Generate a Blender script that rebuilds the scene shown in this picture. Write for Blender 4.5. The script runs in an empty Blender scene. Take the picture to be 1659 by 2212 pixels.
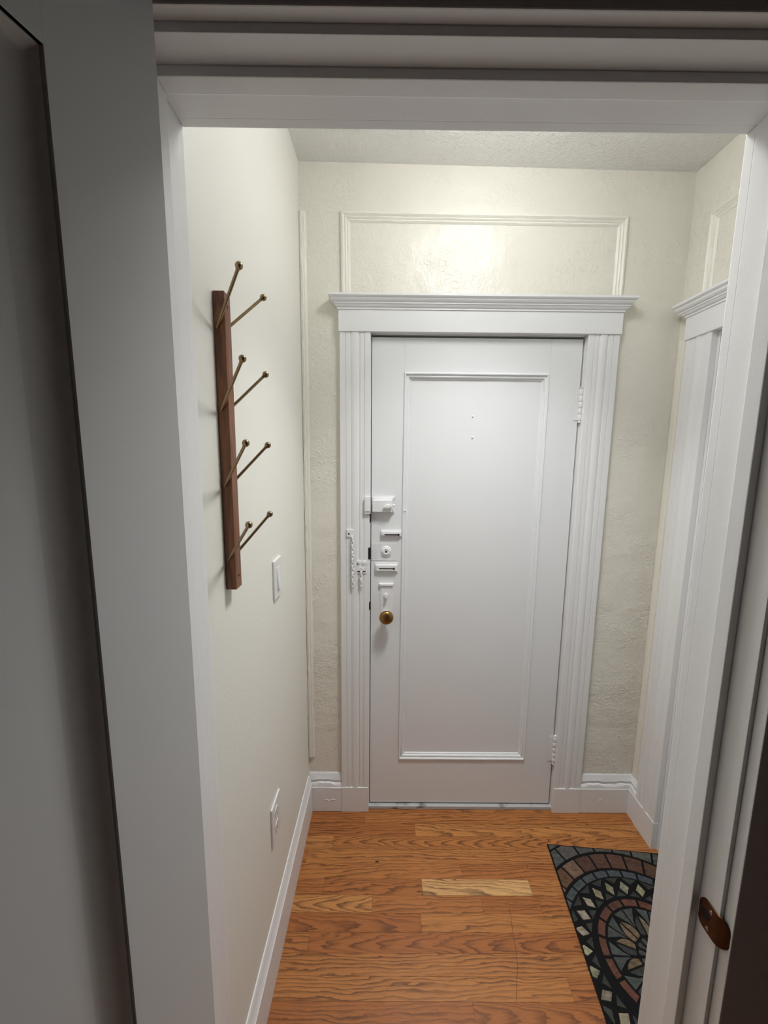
import bpy, bmesh, math, random
from mathutils import Vector, Matrix
random.seed(7)
C = bpy.context.scene.collection
R = math.radians

# ------------------------------------------------------------------ camera
f_px = 865.534
pitch, yaw, roll = R(8.1106), R(-0.21581), R(0.55635)
cam_loc = Vector((0.0440, -1.6087, 1.5806))
fw = Vector((0, math.cos(pitch), -math.sin(pitch)))
up = Vector((0, math.sin(pitch), math.cos(pitch)))
rt = Vector((1, 0, 0))
cr, sr = math.cos(roll), math.sin(roll)
rt, up = rt * cr + up * sr, up * cr - rt * sr
Rz = Matrix.Rotation(yaw, 3, 'Z')
fw, up, rt = Rz @ fw, Rz @ up, Rz @ rt
cd = bpy.data.cameras.new('camera')
cam = bpy.data.objects.new('camera', cd); C.objects.link(cam)
M = Matrix((rt, up, -fw)).transposed().to_4x4(); M.translation = cam_loc
cam.matrix_world = M
cd.sensor_fit = 'HORIZONTAL'; cd.sensor_width = 36.0
cd.lens = f_px / 1659 * 36.0; cd.clip_start = 0.01
bpy.context.scene.camera = cam

# ------------------------------------------------------------------ world, exposure
w = bpy.data.worlds.new('world'); bpy.context.scene.world = w; w.use_nodes = True
w.node_tree.nodes['Background'].inputs[0].default_value = (0.9, 0.95, 1.0, 1)
w.node_tree.nodes['Background'].inputs[1].default_value = 0.02
vs = bpy.context.scene.view_settings
vs.view_transform = 'Standard'; vs.look = 'None'; vs.gamma = 1; vs.use_curve_mapping = False
vs.exposure = 0.0
LAMP_POS = (0.39, -0.57, 2.495)
LAMP_RADIUS = 0.135
LAMP_STRENGTH = 15.0
LAMP_DOWN = 6.1
LAMP_COLOR = (0.995, 0.995, 0.985)

# ------------------------------------------------------------------ material helpers
def mat(name, col, rough=0.5, metal=0.0, spec=0.5):
    m = bpy.data.materials.new(name); m.use_nodes = True
    b = m.node_tree.nodes['Principled BSDF']
    b.inputs['Base Color'].default_value = (*col, 1)
    b.inputs['Roughness'].default_value = rough
    b.inputs['Metallic'].default_value = metal
    b.inputs['Specular IOR Level'].default_value = spec
    return m, m.node_tree, b

def N(nt, kind, **kw):
    n = nt.nodes.new(kind)
    for k, v in kw.items():
        if hasattr(n, k): setattr(n, k, v)
        else: n.inputs[k].default_value = v
    return n

def noise(nt, vec, scale, detail=3, rough=0.5, dist=0.0, dims='3D'):
    n = nt.nodes.new('ShaderNodeTexNoise'); n.noise_dimensions = dims
    n.inputs['Scale'].default_value = scale; n.inputs['Detail'].default_value = detail
    n.inputs['Roughness'].default_value = rough; n.inputs['Distortion'].default_value = dist
    nt.links.new(vec, n.inputs['Vector']); return n

def mapping(nt, vec, scale=(1, 1, 1)):
    n = nt.nodes.new('ShaderNodeMapping'); n.inputs['Scale'].default_value = scale
    nt.links.new(vec, n.inputs['Vector']); return n.outputs[0]

def math_(nt, op, a, b=None, c=None, clamp=False):
    n = nt.nodes.new('ShaderNodeMath'); n.operation = op; n.use_clamp = clamp
    for i, v in enumerate((a, b, c)):
        if v is None: continue
        if isinstance(v, (int, float)): n.inputs[i].default_value = v
        else: nt.links.new(v, n.inputs[i])
    return n.outputs[0]

def ramp(nt, fac, stops):
    n = nt.nodes.new('ShaderNodeValToRGB'); e = n.color_ramp.elements
    e[0].position, e[0].color = stops[0][0], (*stops[0][1], 1)
    e[1].position, e[1].color = stops[-1][0], (*stops[-1][1], 1)
    for p, c in stops[1:-1]:
        k = e.new(p); k.color = (*c, 1)
    nt.links.new(fac, n.inputs[0]); return n.outputs[0]

def mixc(nt, fac, a, b, mode='MIX'):
    n = nt.nodes.new('ShaderNodeMix'); n.data_type = 'RGBA'; n.blend_type = mode
    if isinstance(fac, (int, float)): n.inputs[0].default_value = fac
    else: nt.links.new(fac, n.inputs[0])
    for s, v in ((6, a), (7, b)):
        if isinstance(v, tuple): n.inputs[s].default_value = (*v, 1)
        else: nt.links.new(v, n.inputs[s])
    return n.outputs[2]

def bump(nt, b, terms, dist=1.0):
    """terms: list of (socket, height in metres)"""
    tot = None
    for s, h in terms:
        v = math_(nt, 'MULTIPLY', s, h)
        tot = v if tot is None else math_(nt, 'ADD', tot, v)
    n = nt.nodes.new('ShaderNodeBump'); n.inputs['Strength'].default_value = 1.0
    n.inputs['Distance'].default_value = dist
    nt.links.new(tot, n.inputs['Height']); nt.links.new(n.outputs[0], b.inputs['Normal'])

def geo_pos(nt):
    return nt.nodes.new('ShaderNodeNewGeometry').outputs['Position']

def plaster(name, col, col2, rough, h_big, h_small, spec=0.5, patch=False):
    m, nt, b = mat(name, col, rough, spec=spec)
    P = geo_pos(nt)
    n0 = noise(nt, P, 2.2, 2)
    nt.links.new(mixc(nt, n0.outputs[0], col, col2), b.inputs['Base Color'])
    n1 = noise(nt, P, 50, 3, 0.55, 0.6)
    n2 = noise(nt, P, 150, 2, 0.5)
    n3 = noise(nt, P, 9, 2, 0.5)
    wr = math_(nt, 'ABSOLUTE', math_(nt, 'SUBTRACT', n1.outputs[0], 0.5))
    if patch:      # rough old plaster only in patches
        pm = noise(nt, P, 3.1, 2); k = ramp(nt, pm.outputs[0], [(0.42, (0.3,)*3), (0.62, (1.0,)*3)])
        kk = nt.nodes.new('ShaderNodeRGBToBW'); nt.links.new(k, kk.inputs[0])
        wr = math_(nt, 'MULTIPLY', wr, kk.outputs[0])
    bump(nt, b, [(wr, h_big), (n2.outputs[0], h_small), (n3.outputs[0], h_big * 1.2)])
    return m

def gloss_paint(name, col, rough=0.34, h=0.0012, streak=(1, 1, 1), spec=0.5, dirt=None):
    m, nt, b = mat(name, col, rough, spec=spec)
    P = geo_pos(nt)
    n1 = noise(nt, mapping(nt, P, streak), 26, 3, 0.55)
    n2 = noise(nt, P, 110, 2, 0.5)
    bl = nt.nodes.new('ShaderNodeTexVoronoi'); bl.inputs['Scale'].default_value = 16
    nt.links.new(P, bl.inputs['Vector'])
    blob = ramp(nt, bl.outputs['Distance'], [(0.03, (1,)*3), (0.09, (0,)*3)])
    bw = nt.nodes.new('ShaderNodeRGBToBW'); nt.links.new(blob, bw.inputs[0])
    gate = noise(nt, P, 7, 1); g = math_(nt, 'GREATER_THAN', gate.outputs[0], 0.6)
    bb = math_(nt, 'MULTIPLY', bw.outputs[0], g)
    bump(nt, b, [(n1.outputs[0], h), (n2.outputs[0], h * 0.18), (bb, h * 0.6)])
    if dirt:
        sx = nt.nodes.new('ShaderNodeSeparateXYZ'); nt.links.new(P, sx.inputs[0])
        dn = noise(nt, mapping(nt, P, (1, 1, 3)), 14, 4, 0.6)
        dd = ramp(nt, dn.outputs[0], [(0.55, (0,)*3), (0.75, (1,)*3)])
        nt.links.new(mixc(nt, dd, col, dirt), b.inputs['Base Color'])
    return m

CREAM = plaster('cream_wall_paint', (0.86, 0.835, 0.745), (0.84, 0.815, 0.72), 0.27, 0.0075, 0.0006, patch=True)
LEFTW = plaster('smooth_ivory_wall_paint', (0.87, 0.865, 0.80), (0.86, 0.85, 0.785), 0.5, 0.0004, 0.00025)
CEIL = plaster('ceiling_paint', (0.88, 0.88, 0.86), (0.86, 0.86, 0.84), 0.45, 0.0080, 0.0006)
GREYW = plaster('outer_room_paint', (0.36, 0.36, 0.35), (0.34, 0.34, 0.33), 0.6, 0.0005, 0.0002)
MOULD = gloss_paint('cream_moulding_paint', (0.88, 0.86, 0.78), 0.36, 0.0016)
TRIM = gloss_paint('white_trim_paint', (0.875, 0.88, 0.882), 0.34, 0.0006, (1, 1, .6))
TRIMH = gloss_paint('white_header_paint', (0.87, 0.88, 0.888), 0.34, 0.0007, (.15, 1, 1))
DOORP = gloss_paint('white_door_paint', (0.85, 0.865, 0.88), 0.36, 0.0006, (.3, 1, 1))
LEAFP = gloss_paint('grey_white_door_paint', (0.80, 0.81, 0.81), 0.42, 0.0003, (1, 1, .3))
HARD = gloss_paint('painted_hardware', (0.88, 0.88, 0.89), 0.3, 0.0006)
SKIRT = gloss_paint('skirting_paint', (0.87, 0.88, 0.89), 0.36, 0.0005)
PLASTIC, _, _ = mat('white_plastic', (0.83, 0.83, 0.82), 0.3)
DARK, _, _ = mat('dark_gap', (0.006, 0.006, 0.007), 0.8)
THRESH = gloss_paint('dirty_threshold', (0.55, 0.56, 0.57), 0.45, 0.0012, dirt=(0.05, 0.05, 0.055))
STEEL, _, _ = mat('steel_screw', (0.35, 0.34, 0.32), 0.35, 1.0)

def brass(name, col, rough, sc=30):
    m, nt, b = mat(name, col, rough, 1.0)
    n = noise(nt, geo_pos(nt), sc, 3)
    nt.links.new(mixc(nt, n.outputs[0], col, tuple(c * 0.62 for c in col)), b.inputs['Base Color'])
    return m
BRASS = brass('aged_brass', (0.36, 0.215, 0.075), 0.36, 45)
PEGM = brass('antique_brass_peg', (0.36, 0.265, 0.155), 0.28, 60)
PLATEM = brass('tarnished_strike_plate', (0.115, 0.052, 0.026), 0.42, 70)

def walnut():
    m, nt, b = mat('walnut_wood', (0.2, 0.08, 0.04), 0.42)
    P = geo_pos(nt)
    n1 = noise(nt, mapping(nt, P, (14, 14, 1.6)), 2.5, 3, 0.5, 0.4)
    s = math_(nt, 'SINE', math_(nt, 'MULTIPLY', n1.outputs[0], 26))
    s = math_(nt, 'MULTIPLY_ADD', s, 0.5, 0.5)
    n2 = noise(nt, mapping(nt, P, (160, 160, 6)), 2, 2)
    c = ramp(nt, s, [(0.0, (0.105, 0.030, 0.009)), (0.8, (0.225, 0.078, 0.024)), (1.0, (0.245, 0.088, 0.028))])
    c = mixc(nt, math_(nt, 'MULTIPLY', n2.outputs[0], 0.35), c, (0.10, 0.035, 0.016))
    nt.links.new(c, b.inputs['Base Color'])
    return m
WALNUT = walnut()

def oak_floor():
    m, nt, b = mat('oak_strip_floor', (0.4, 0.2, 0.1), 0.3)
    att = nt.nodes.new('ShaderNodeAttribute'); att.attribute_name = 'board'
    sp = nt.nodes.new('ShaderNodeSeparateColor'); nt.links.new(att.outputs['Color'], sp.inputs[0])
    tone, seed, fig = sp.outputs[0], sp.outputs[1], sp.outputs[2]
    uv = nt.nodes.new('ShaderNodeUVMap'); uv.uv_map = 'UVMap'
    su = nt.nodes.new('ShaderNodeSeparateXYZ'); nt.links.new(uv.outputs[0], su.inputs[0])
    x, v = su.outputs[0], su.outputs[1]          # metres along the board, -1..1 across
    cb = nt.nodes.new('ShaderNodeCombineXYZ')
    nt.links.new(x, cb.inputs[0]); nt.links.new(math_(nt, 'MULTIPLY', v, 0.0285), cb.inputs[1])
    nt.links.new(math_(nt, 'MULTIPLY', seed, 37.0), cb.inputs[2])
    P = cb.outputs[0]
    nb = noise(nt, mapping(nt, P, (4.5, 26, 1)), 1.0, 2, 0.5)
    nm = noise(nt, mapping(nt, P, (16, 90, 1)), 1.0, 3, 0.55)
    vv = math_(nt, 'ADD', v, math_(nt, 'MULTIPLY', math_(nt, 'SUBTRACT', nb.outputs[0], 0.5), 1.6))
    v2 = math_(nt, 'MULTIPLY', vv, vv)
    # cathedral figure: rings run along the board, bent by the square of the distance across
    Fc = math_(nt, 'ADD', math_(nt, 'MULTIPLY', x, 15.0), math_(nt, 'MULTIPLY', v2, 2.8))
    Fs = math_(nt, 'ADD', math_(nt, 'MULTIPLY', x, 1.0), math_(nt, 'MULTIPLY', vv, 2.6))
    mx = nt.nodes.new('ShaderNodeMix'); mx.data_type = 'FLOAT'
    nt.links.new(fig, mx.inputs[0]); nt.links.new(Fs, mx.inputs[2]); nt.links.new(Fc, mx.inputs[3])
    F = math_(nt, 'ADD', mx.outputs[0], math_(nt, 'MULTIPLY', nm.outputs[0], 1.1))
    fr = math_(nt, 'FRACT', F)
    line = ramp(nt, fr, [(0.0, (0.0,)*3), (0.45, (0.05,)*3), (0.80, (0.75,)*3), (0.90, (1.0,)*3), (1.0, (0.0,)*3)])
    lb = nt.nodes.new('ShaderNodeRGBToBW'); nt.links.new(line, lb.inputs[0])
    wk = noise(nt, mapping(nt, P, (3, 30, 1)), 1.0, 1)
    gt = math_(nt, 'MAXIMUM', math_(nt, 'MULTIPLY_ADD', wk.outputs[0], 2.4, -0.35, clamp=True), math_(nt, 'MULTIPLY', fig, 0.95))
    lk = math_(nt, 'MULTIPLY', lb.outputs[0], gt, clamp=True)
    pores = noise(nt, mapping(nt, P, (24, 900, 1)), 1.0, 2, 0.7)
    po = ramp(nt, pores.outputs[0], [(0.40, (0.0,)*3), (0.72, (1.0,)*3)])
    pb = nt.nodes.new('ShaderNodeRGBToBW'); nt.links.new(po, pb.inputs[0])
    base = ramp(nt, tone, [(0.0, (0.32, 0.083, 0.018)), (0.35, (0.50, 0.165, 0.036)), (0.65, (0.71, 0.31, 0.082)), (1.0, (0.95, 0.60, 0.25))])
    lo = noise(nt, mapping(nt, P, (3, 16, 1)), 1.0, 3)
    base = mixc(nt, math_(nt, 'MULTIPLY', lo.outputs[0], 0.6), base, (0.42, 0.165, 0.055))
    dk = mixc(nt, 0.88, base, (0.080, 0.024, 0.008))
    c = mixc(nt, math_(nt, 'MULTIPLY', lk, 0.95), base, dk)
    c = mixc(nt, math_(nt, 'MULTIPLY', pb.outputs[0], 0.5), c, (0.14, 0.050, 0.016))
    nt.links.new(c, b.inputs['Base Color'])
    nt.links.new(math_(nt, 'MULTIPLY_ADD', pb.outputs[0], 0.12, 0.30), b.inputs['Roughness'])
    bump(nt, b, [(pb.outputs[0], -0.00008), (nb.outputs[0], 0.0004)])
    return m
OAK = oak_floor()
SUBF, _, _ = mat('dark_board_seams', (0.035, 0.014, 0.006), 0.7)

def stone_mat():
    m, nt, b = mat('mat_stones', (0.2, 0.2, 0.2), 0.62, spec=0.35)
    att = nt.nodes.new('ShaderNodeAttribute'); att.attribute_name = 'stone'
    P = geo_pos(nt)
    n = noise(nt, mapping(nt, P, (60, 110, 60)), 1.0, 4, 0.65, 0.5)
    k = ramp(nt, n.outputs[0], [(0.3, (0.42, 0.40, 0.38)), (0.52, (0.95, 0.95, 0.95)), (0.75, (1.5, 1.45, 1.35))])
    c = mixc(nt, 1.0, att.outputs['Color'], k, 'MULTIPLY')
    nt.links.new(c, b.inputs['Base Color'])
    bump(nt, b, [(n.outputs[0], 0.0012)])
    return m
STONE = stone_mat()
RUBBER, _, _ = mat('black_rubber', (0.007, 0.007, 0.008), 0.8, spec=0.15)

# ------------------------------------------------------------------ mesh helpers
def finish(name, bm, m, parent=None, smooth=False, normals=True):
    if normals: bmesh.ops.recalc_face_normals(bm, faces=bm.faces[:])
    me = bpy.data.meshes.new(name); bm.to_mesh(me); bm.free()
    ms = m if isinstance(m, (list, tuple)) else [m]
    for k in ms: me.materials.append(k)
    if smooth:
        for p in me.polygons: p.use_smooth = True
        try: me.set_sharp_from_angle(angle=R(38))
        except Exception: pass
    o = bpy.data.objects.new(name, me); C.objects.link(o)
    if parent: o.parent = parent
    return o

def empty(name, loc=(0, 0, 0)):
    o = bpy.data.objects.new(name, None); C.objects.link(o); o.location = loc
    o.empty_display_size = 0.05
    return o

def tag(o, label=None, cat=None, group=None, kind=None):
    if label: o['label'] = label
    if cat: o['category'] = cat
    if group: o['group'] = group
    if kind: o['kind'] = kind
    return o

ID = lambda a, b, c: (a, b, c)
MB = lambda u, z, n: (u, -n, z)                       # on the back wall: u = x, n = towards the room
XR = 1.1725
MR = lambda u, z, n: (XR - n, -u, z)                  # on the right wall: u = -y
def leftx(y): return -0.272 + 0.0155 * y
ML = lambda u, z, n: (leftx(-u) + n, -u, z)           # on the left wall: u = -y
BB = lambda f: (lambda a, b, c: f(a, b, c))

def box(bm, a0, a1, b0, b1, c0, c1, f=ID, bev=0.0, seg=2):
    vs_ = [bm.verts.new((a, b, c)) for a in (a0, a1) for b in (b0, b1) for c in (c0, c1)]
    idx = [(0, 1, 3, 2), (4, 6, 7, 5), (0, 4, 5, 1), (2, 3, 7, 6), (0, 2, 6, 4), (1, 5, 7, 3)]
    fs = [bm.faces.new([vs_[i] for i in q]) for q in idx]
    allv = vs_
    if bev > 0:
        ed = list({e for q in fs for e in q.edges})
        r = bmesh.ops.bevel(bm, geom=ed, offset=bev, segments=seg, affect='EDGES', profile=0.6)
        allv = list({v for v in r['verts']} | {v for q in fs if q.is_valid for v in q.verts})
    for v in allv: v.co = f(*v.co)
    return allv

def polyprism(bm, pts, n0, n1, f=ID, bev=0.0):
    """pts in (a, b); extruded along the third axis from n0 to n1, front edge bevelled"""
    bot = [bm.verts.new((a, b, n0)) for a, b in pts]
    top = [bm.verts.new((a, b, n1)) for a, b in pts]
    k = len(pts)
    ft = bm.faces.new(top); fb = bm.faces.new(bot[::-1])
    sd = [bm.faces.new((bot[i], bot[(i + 1) % k], top[(i + 1) % k], top[i])) for i in range(k)]
    allv = bot + top
    if bev > 0:
        r = bmesh.ops.bevel(bm, geom=list(ft.edges), offset=bev, segments=2, affect='EDGES')
        allv = list(set(bot) | {v for v in r['verts']} | {v for q in sd + [ft] if q.is_valid for v in q.verts})
    for v in allv:
        v.co = f(*v.co)
    return allv

def sweep(bm, path, prof, f=ID, closed=False, jit=0.0, sub=0.0, caps=True):
    """path: 2D polyline; prof: (s, h), s along the left normal, h the third axis; mitred corners"""
    P = [Vector(p) for p in path]; n = len(P)
    dirs = [(P[(i + 1) % n] - P[i]).normalized() for i in range(n if closed else n - 1)]
    nor = lambda d: Vector((-d.y, d.x))
    st = []
    for i in range(n):
        if closed: d0, d1 = dirs[i - 1], dirs[i]
        else: d0 = dirs[max(i - 1, 0)]; d1 = dirs[min(i, n - 2)]
        n0, n1 = nor(d0), nor(d1)
        m_ = (n0 + n1); m_ = m_ / max(m_.dot(n0), 1e-6)
        st.append((P[i], m_))
    segs = []
    cnt = n if closed else n - 1
    for i in range(cnt):
        a, b = st[i], st[(i + 1) % n]
        L = (b[0] - a[0]).length
        k = max(1, int(L / sub)) if sub else 1
        for j in range(k):
            t = j / k; segs.append((a[0].lerp(b[0], t), a[1].lerp(b[1], t)))
    if not closed: segs.append(st[-1])
    rings = []
    for p_, m_ in segs:
        ring = []
        for s, h in prof:
            q = p_ + m_ * s
            js = random.uniform(-jit, jit); jh = random.uniform(-jit, jit)
            ring.append(bm.verts.new(f(q.x + js * m_.x, q.y + js * m_.y, h + jh)))
        rings.append(ring)
    k = len(prof)
    nr = len(rings)
    for i in range(nr if closed else nr - 1):
        A, B = rings[i], rings[(i + 1) % nr]
        for j in range(k - 1):
            bm.faces.new((A[j], A[j + 1], B[j + 1], B[j]))
    if not closed and caps:
        bm.faces.new(rings[0]); bm.faces.new(rings[-1][::-1])

def lathe(bm, prof, origin, axis, seg=28):
    axis = Vector(axis).normalized()
    t = Vector((0, 0, 1)) if abs(axis.z) < 0.9 else Vector((1, 0, 0))
    a = axis.cross(t).normalized(); b = axis.cross(a)
    o = Vector(origin); rings = []
    for r, h in prof:
        if r < 1e-6: rings.append([bm.verts.new(o + axis * h)])
        else: rings.append([bm.verts.new(o + axis * h + (a * math.cos(2 * math.pi * i / seg) + b * math.sin(2 * math.pi * i / seg)) * r) for i in range(seg)])
    for A, B in zip(rings, rings[1:]):
        for i in range(seg):
            j = (i + 1) % seg
            if len(A) == 1 and len(B) == 1: continue
            if len(A) == 1: bm.faces.new((A[0], B[j], B[i]))
            elif len(B) == 1: bm.faces.new((A[i], A[j], B[0]))
            else: bm.faces.new((A[i], A[j], B[j], B[i]))
    for ring, rev in ((rings[0], True), (rings[-1], False)):
        if len(ring) > 1: bm.faces.new(ring[::-1] if rev else ring)

def ball(r, n=10, c=0.0, a0=0.0, a1=math.pi):
    return [(r * math.sin(a0 + (a1 - a0) * i / n), c - r * math.cos(a0 + (a1 - a0) * i / n)) for i in range(n + 1)]

def torus(bm, c, ax1, ax2, ra, rb, rt_, n=16, k=6):
    c, ax1, ax2 = Vector(c), Vector(ax1).normalized(), Vector(ax2).normalized(); nn = ax1.cross(ax2)
    rings = []
    for i in range(n):
        t = 2 * math.pi * i / n
        p_ = c + ax1 * math.cos(t) * ra + ax2 * math.sin(t) * rb
        o_ = (ax1 * math.cos(t) * rb + ax2 * math.sin(t) * ra).normalized()
        rings.append([bm.verts.new(p_ + (o_ * math.cos(2 * math.pi * j / k) + nn * math.sin(2 * math.pi * j / k)) * rt_) for j in range(k)])
    for i in range(n):
        A, B = rings[i], rings[(i + 1) % n]
        for j in range(k):
            bm.faces.new((A[j], A[(j + 1) % k], B[(j + 1) % k], B[j]))

# ------------------------------------------------------------------ room shell
NF, NB = -0.978, -1.093            # doorway wall: vestibule face, outer room face
OX0, OX1, OZ = -0.247, 0.563, 2.0428   # clear opening between jambs (rebate surface)
HC = lambda x: 2.6257 - (x + 0.268) * 0.0139

def struct(name, bm, m, **k):
    o = finish(name, bm, m, **k); o['kind'] = 'structure'; return o

bm = bmesh.new()                                              # back wall with the door opening
for a0, a1, z0, z1 in ((-0.45, -0.02, 0, 2.75), (0.83, 1.35, 0, 2.75), (-0.02, 0.83, 2.045, 2.75)):
    box(bm, a0, a1, -0.01 if z0 == 0 else z0, z1, -0.14, 0.0, MB)
struct('wall_back', bm, CREAM)

bm = bmesh.new()                                              # left wall
pts = [(leftx(0.05), 0.05), (leftx(0.05) - 0.12, 0.05), (leftx(-1.0) - 0.12, NF - 0.0), (leftx(-1.0), NF)]
polyprism(bm, pts, -0.01, 2.75)
struct('wall_left', bm, LEFTW)

DY0, DY1, DZ = -0.187, -0.960, 2.012                          # opening of the side door, in y
bm = bmesh.new()                                              # right wall
box(bm, 0.0 - 0.05, -DY0 - 0.012, -0.01, 2.75, -0.14, 0.0, MR)
box(bm, -DY0 - 0.012, 0.978, DZ + 0.004, 2.75, -0.14, 0.0, MR)
struct('wall_right', bm, CREAM)

bm = bmesh.new()                                              # doorway wall
for a0, a1, z0, z1 in ((-2.1, OX0 - 0.02, -0.01, 2.75), (OX1 + 0.02, 2.2, -0.01, 2.75), (OX0 - 0.02, OX1 + 0.02, OZ + 0.02, 2.75)):
    box(bm, a0, a1, NB, NF, z0, z1)
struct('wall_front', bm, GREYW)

bm = bmesh.new()                                              # vestibule ceiling, slightly out of level
v = [bm.verts.new(p_) for p_ in ((-0.45, 0.1, HC(-0.45)), (1.35, 0.1, HC(1.35)), (1.35, NF + 0.0, HC(1.35)), (-0.45, NF + 0.0, HC(-0.45)))]
t_ = [bm.verts.new(a.co + Vector((0, 0, 0.12))) for a in v]
bm.faces.new(v); bm.faces.new(t_[::-1])
for i in range(4): bm.faces.new((v[i], v[(i + 1) % 4], t_[(i + 1) % 4], t_[i]))
struct('ceiling', bm, CEIL)

# outer room the photographer stands in
RX0, RX1, RY = -1.6, 1.9, -4.2
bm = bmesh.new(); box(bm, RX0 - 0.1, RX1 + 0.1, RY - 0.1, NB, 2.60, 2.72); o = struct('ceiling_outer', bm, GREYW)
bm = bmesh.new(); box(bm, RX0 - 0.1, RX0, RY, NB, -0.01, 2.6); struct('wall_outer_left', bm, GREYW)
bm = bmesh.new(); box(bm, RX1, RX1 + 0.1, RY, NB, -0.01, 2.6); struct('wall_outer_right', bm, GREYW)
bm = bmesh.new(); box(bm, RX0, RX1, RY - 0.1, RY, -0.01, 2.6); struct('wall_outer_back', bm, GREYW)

# ------------------------------------------------------------------ floor: individual oak strips in one mesh
bm = bmesh.new()
uvl = bm.loops.layers.uv.new('UVMap'); cl = bm.loops.layers.float_color.new('board')
PW = 0.0571; Y_TOP = 0.0336 + 0.0571
# rows counted from the back wall; (joints in x, [(tone, figure), ...]) for the rows the photo shows
rows = {
    1: ([0.3797, 0.8258], [(.38, 0), (.50, .35), (.42, .15)]),
    2: ([-0.021], [(.34, 0), (.44, .1)]),
    3: ([0.1953], [(.30, .1), (.62, .35)]),
    4: ([-0.1461, 0.90], [(.60, 0), (.46, 1), (.5, .1)]),
    5: ([-0.2451], [(.4, 1), (.50, .05)]),
    6: ([0.3599], [(.46, .25), (.38, .2)]),
    7: ([-0.1596, 0.2034, 0.6045], [(.36, 0), (.36, .3), (.95, .3), (.5, .1)]),
    8: ([0.02, 0.4122, 0.6194], [(.68, .9), (.42, .1), (.30, .1), (.40, .15)]),
    9: ([0.1889], [(.26, .45), (.52, .05)]),
    10: ([-0.1853], [(.42, .2), (.27, .7)]),
    11: ([], [(.50, .12)]),
    12: ([0.6208], [(.52, .1), (.34, .2)]),
}
def board(x0, x1, y0, y1, tone, fig):
    g = 0.00028
    seed = random.random(); off = random.uniform(0, 3)
    vv = [bm.verts.new(p_) for p_ in ((x0 + g, y0 + g, 0), (x1 - g, y0 + g, 0), (x1 - g, y1 - g, 0), (x0 + g, y1 - g, 0))]
    f_ = bm.faces.new(vv); f_.material_index = 0
    sgn = -1 if random.random() < 0.6 else 1
    for l, (uu, ww) in zip(f_.loops, ((x0, -1), (x1, -1), (x1, 1), (x0, 1))):
        l[uvl].uv = (sgn * uu + off, ww); l[cl] = (tone, seed, fig, 1)
r = 0; y1 = Y_TOP
while y1 > RY - 0.02:
    y0 = y1 - PW
    xs0, xs1 = (-0.45, 1.36) if y1 > -1.0 else (RX0 - .02, RX1 + .02)
    if r in rows:
        jn, tn = rows[r]
    else:
        jn = []; xx = xs0 + random.uniform(0.15, 0.8)
        while xx < xs1: jn.append(xx); xx += random.uniform(0.3, 0.95)
        tn = [(min(1, max(0, random.gauss(.45, .14))), random.choice([0, .1, .2, .8])) for _ in range(len(jn) + 1)]
    xs = [xs0] + list(jn) + [xs1]
    for a, b_, (t0, fg) in zip(xs, xs[1:], tn): board(a, b_, y0, y1, t0, fg)
    y1 = y0; r += 1
# dark bed under the strips (shows in the seams)
def quad(pts, mi):
    f_ = bm.faces.new([bm.verts.new(p_) for p_ in pts]); f_.material_index = mi
quad(((RX0 - .1, RY - .1, -0.0012), (RX1 + .1, RY - .1, -0.0012), (RX1 + .1, 0.1, -0.0012), (RX0 - .1, 0.1, -0.0012)), 1)
# thin crack running across the strips, and two small knots
ck = [(0.5045, -0.405), (0.5017, -0.430), (0.494, -0.475), (0.489, -0.52), (0.480, -0.565), (0.465, -0.605), (0.4483, -0.651)]
for (xa, ya), (xb, yb) in zip(ck, ck[1:]):
    quad(((xa, ya, .0003), (xb, yb, .0003), (xb + .0011, yb, .0003), (xa + .0011, ya, .0003)), 1)
for kx, ky, kr in ((0.035, -0.245, .006), (0.945, -0.078, .0035), (0.62, -0.262, .003)):
    quad([(kx + kr * math.cos(t) * 1.3, ky + kr * .6 * math.sin(t), .0003) for t in [i * math.pi / 4 for i in range(8)]], 1)
fl = struct('floor', bm, [OAK, SUBF], normals=False)

# ------------------------------------------------------------------ trim profiles
def casing(bm, u0, u1, z0, z1, f, t=0.022, flip=False):
    """vertical fluted casing board between u0 and u1"""
    W_ = u1 - u0
    pr = [(0, 0), (0, t * .93), (.0015, t), (.0205, t), (.0225, t - .0035), (.0245, t - .0005), (.0405, t - .0005), (.0425, t - .004),
          (.045, t - .0018), (.050, t + .0012), (.0585, t + .0022), (.068, t + .0010), (.074, t - .0022), (.0765, t - .0045),
          (.0785, t - .0010), (.0925, t - .0010), (.0945, t - .0035), (.0965, t), (W_ - .0015, t), (W_, t * .93), (W_, 0)]
    if flip: pr = [(W_ - s, h) for s, h in pr][::-1]
    rings = []
    k = max(2, int((z1 - z0) / 0.05))
    for i in range(k + 1):
        z = z0 + (z1 - z0) * i / k
        rings.append([bm.verts.new(f(u0 + s + random.uniform(-.00012, .00012), z, h + (random.uniform(-.00015, .00015) if h > 0 else 0))) for s, h in pr])
    n = len(pr)
    for A, B in zip(rings, rings[1:]):
        for j in range(n - 1): bm.faces.new((A[j], A[j + 1], B[j + 1], B[j]))
    bm.faces.new(rings[0]); bm.faces.new(rings[-1][::-1])

CROWN = lambda z0, z1: [(0, z0), (.0035, z0), (.0035, z0 + .006), (.008, z0 + .0085), (.0115, z0 + .013), (.013, z0 + .017), (.016, z0 + .0175),
                        (.016, z0 + .0215), (.021, z0 + .0245), (.0255, z0 + .030), (.027, z1 - .0125), (.030, z1 - .0115), (.034, z1 - .0075), (.034, z1), (0, z1)]

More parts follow.
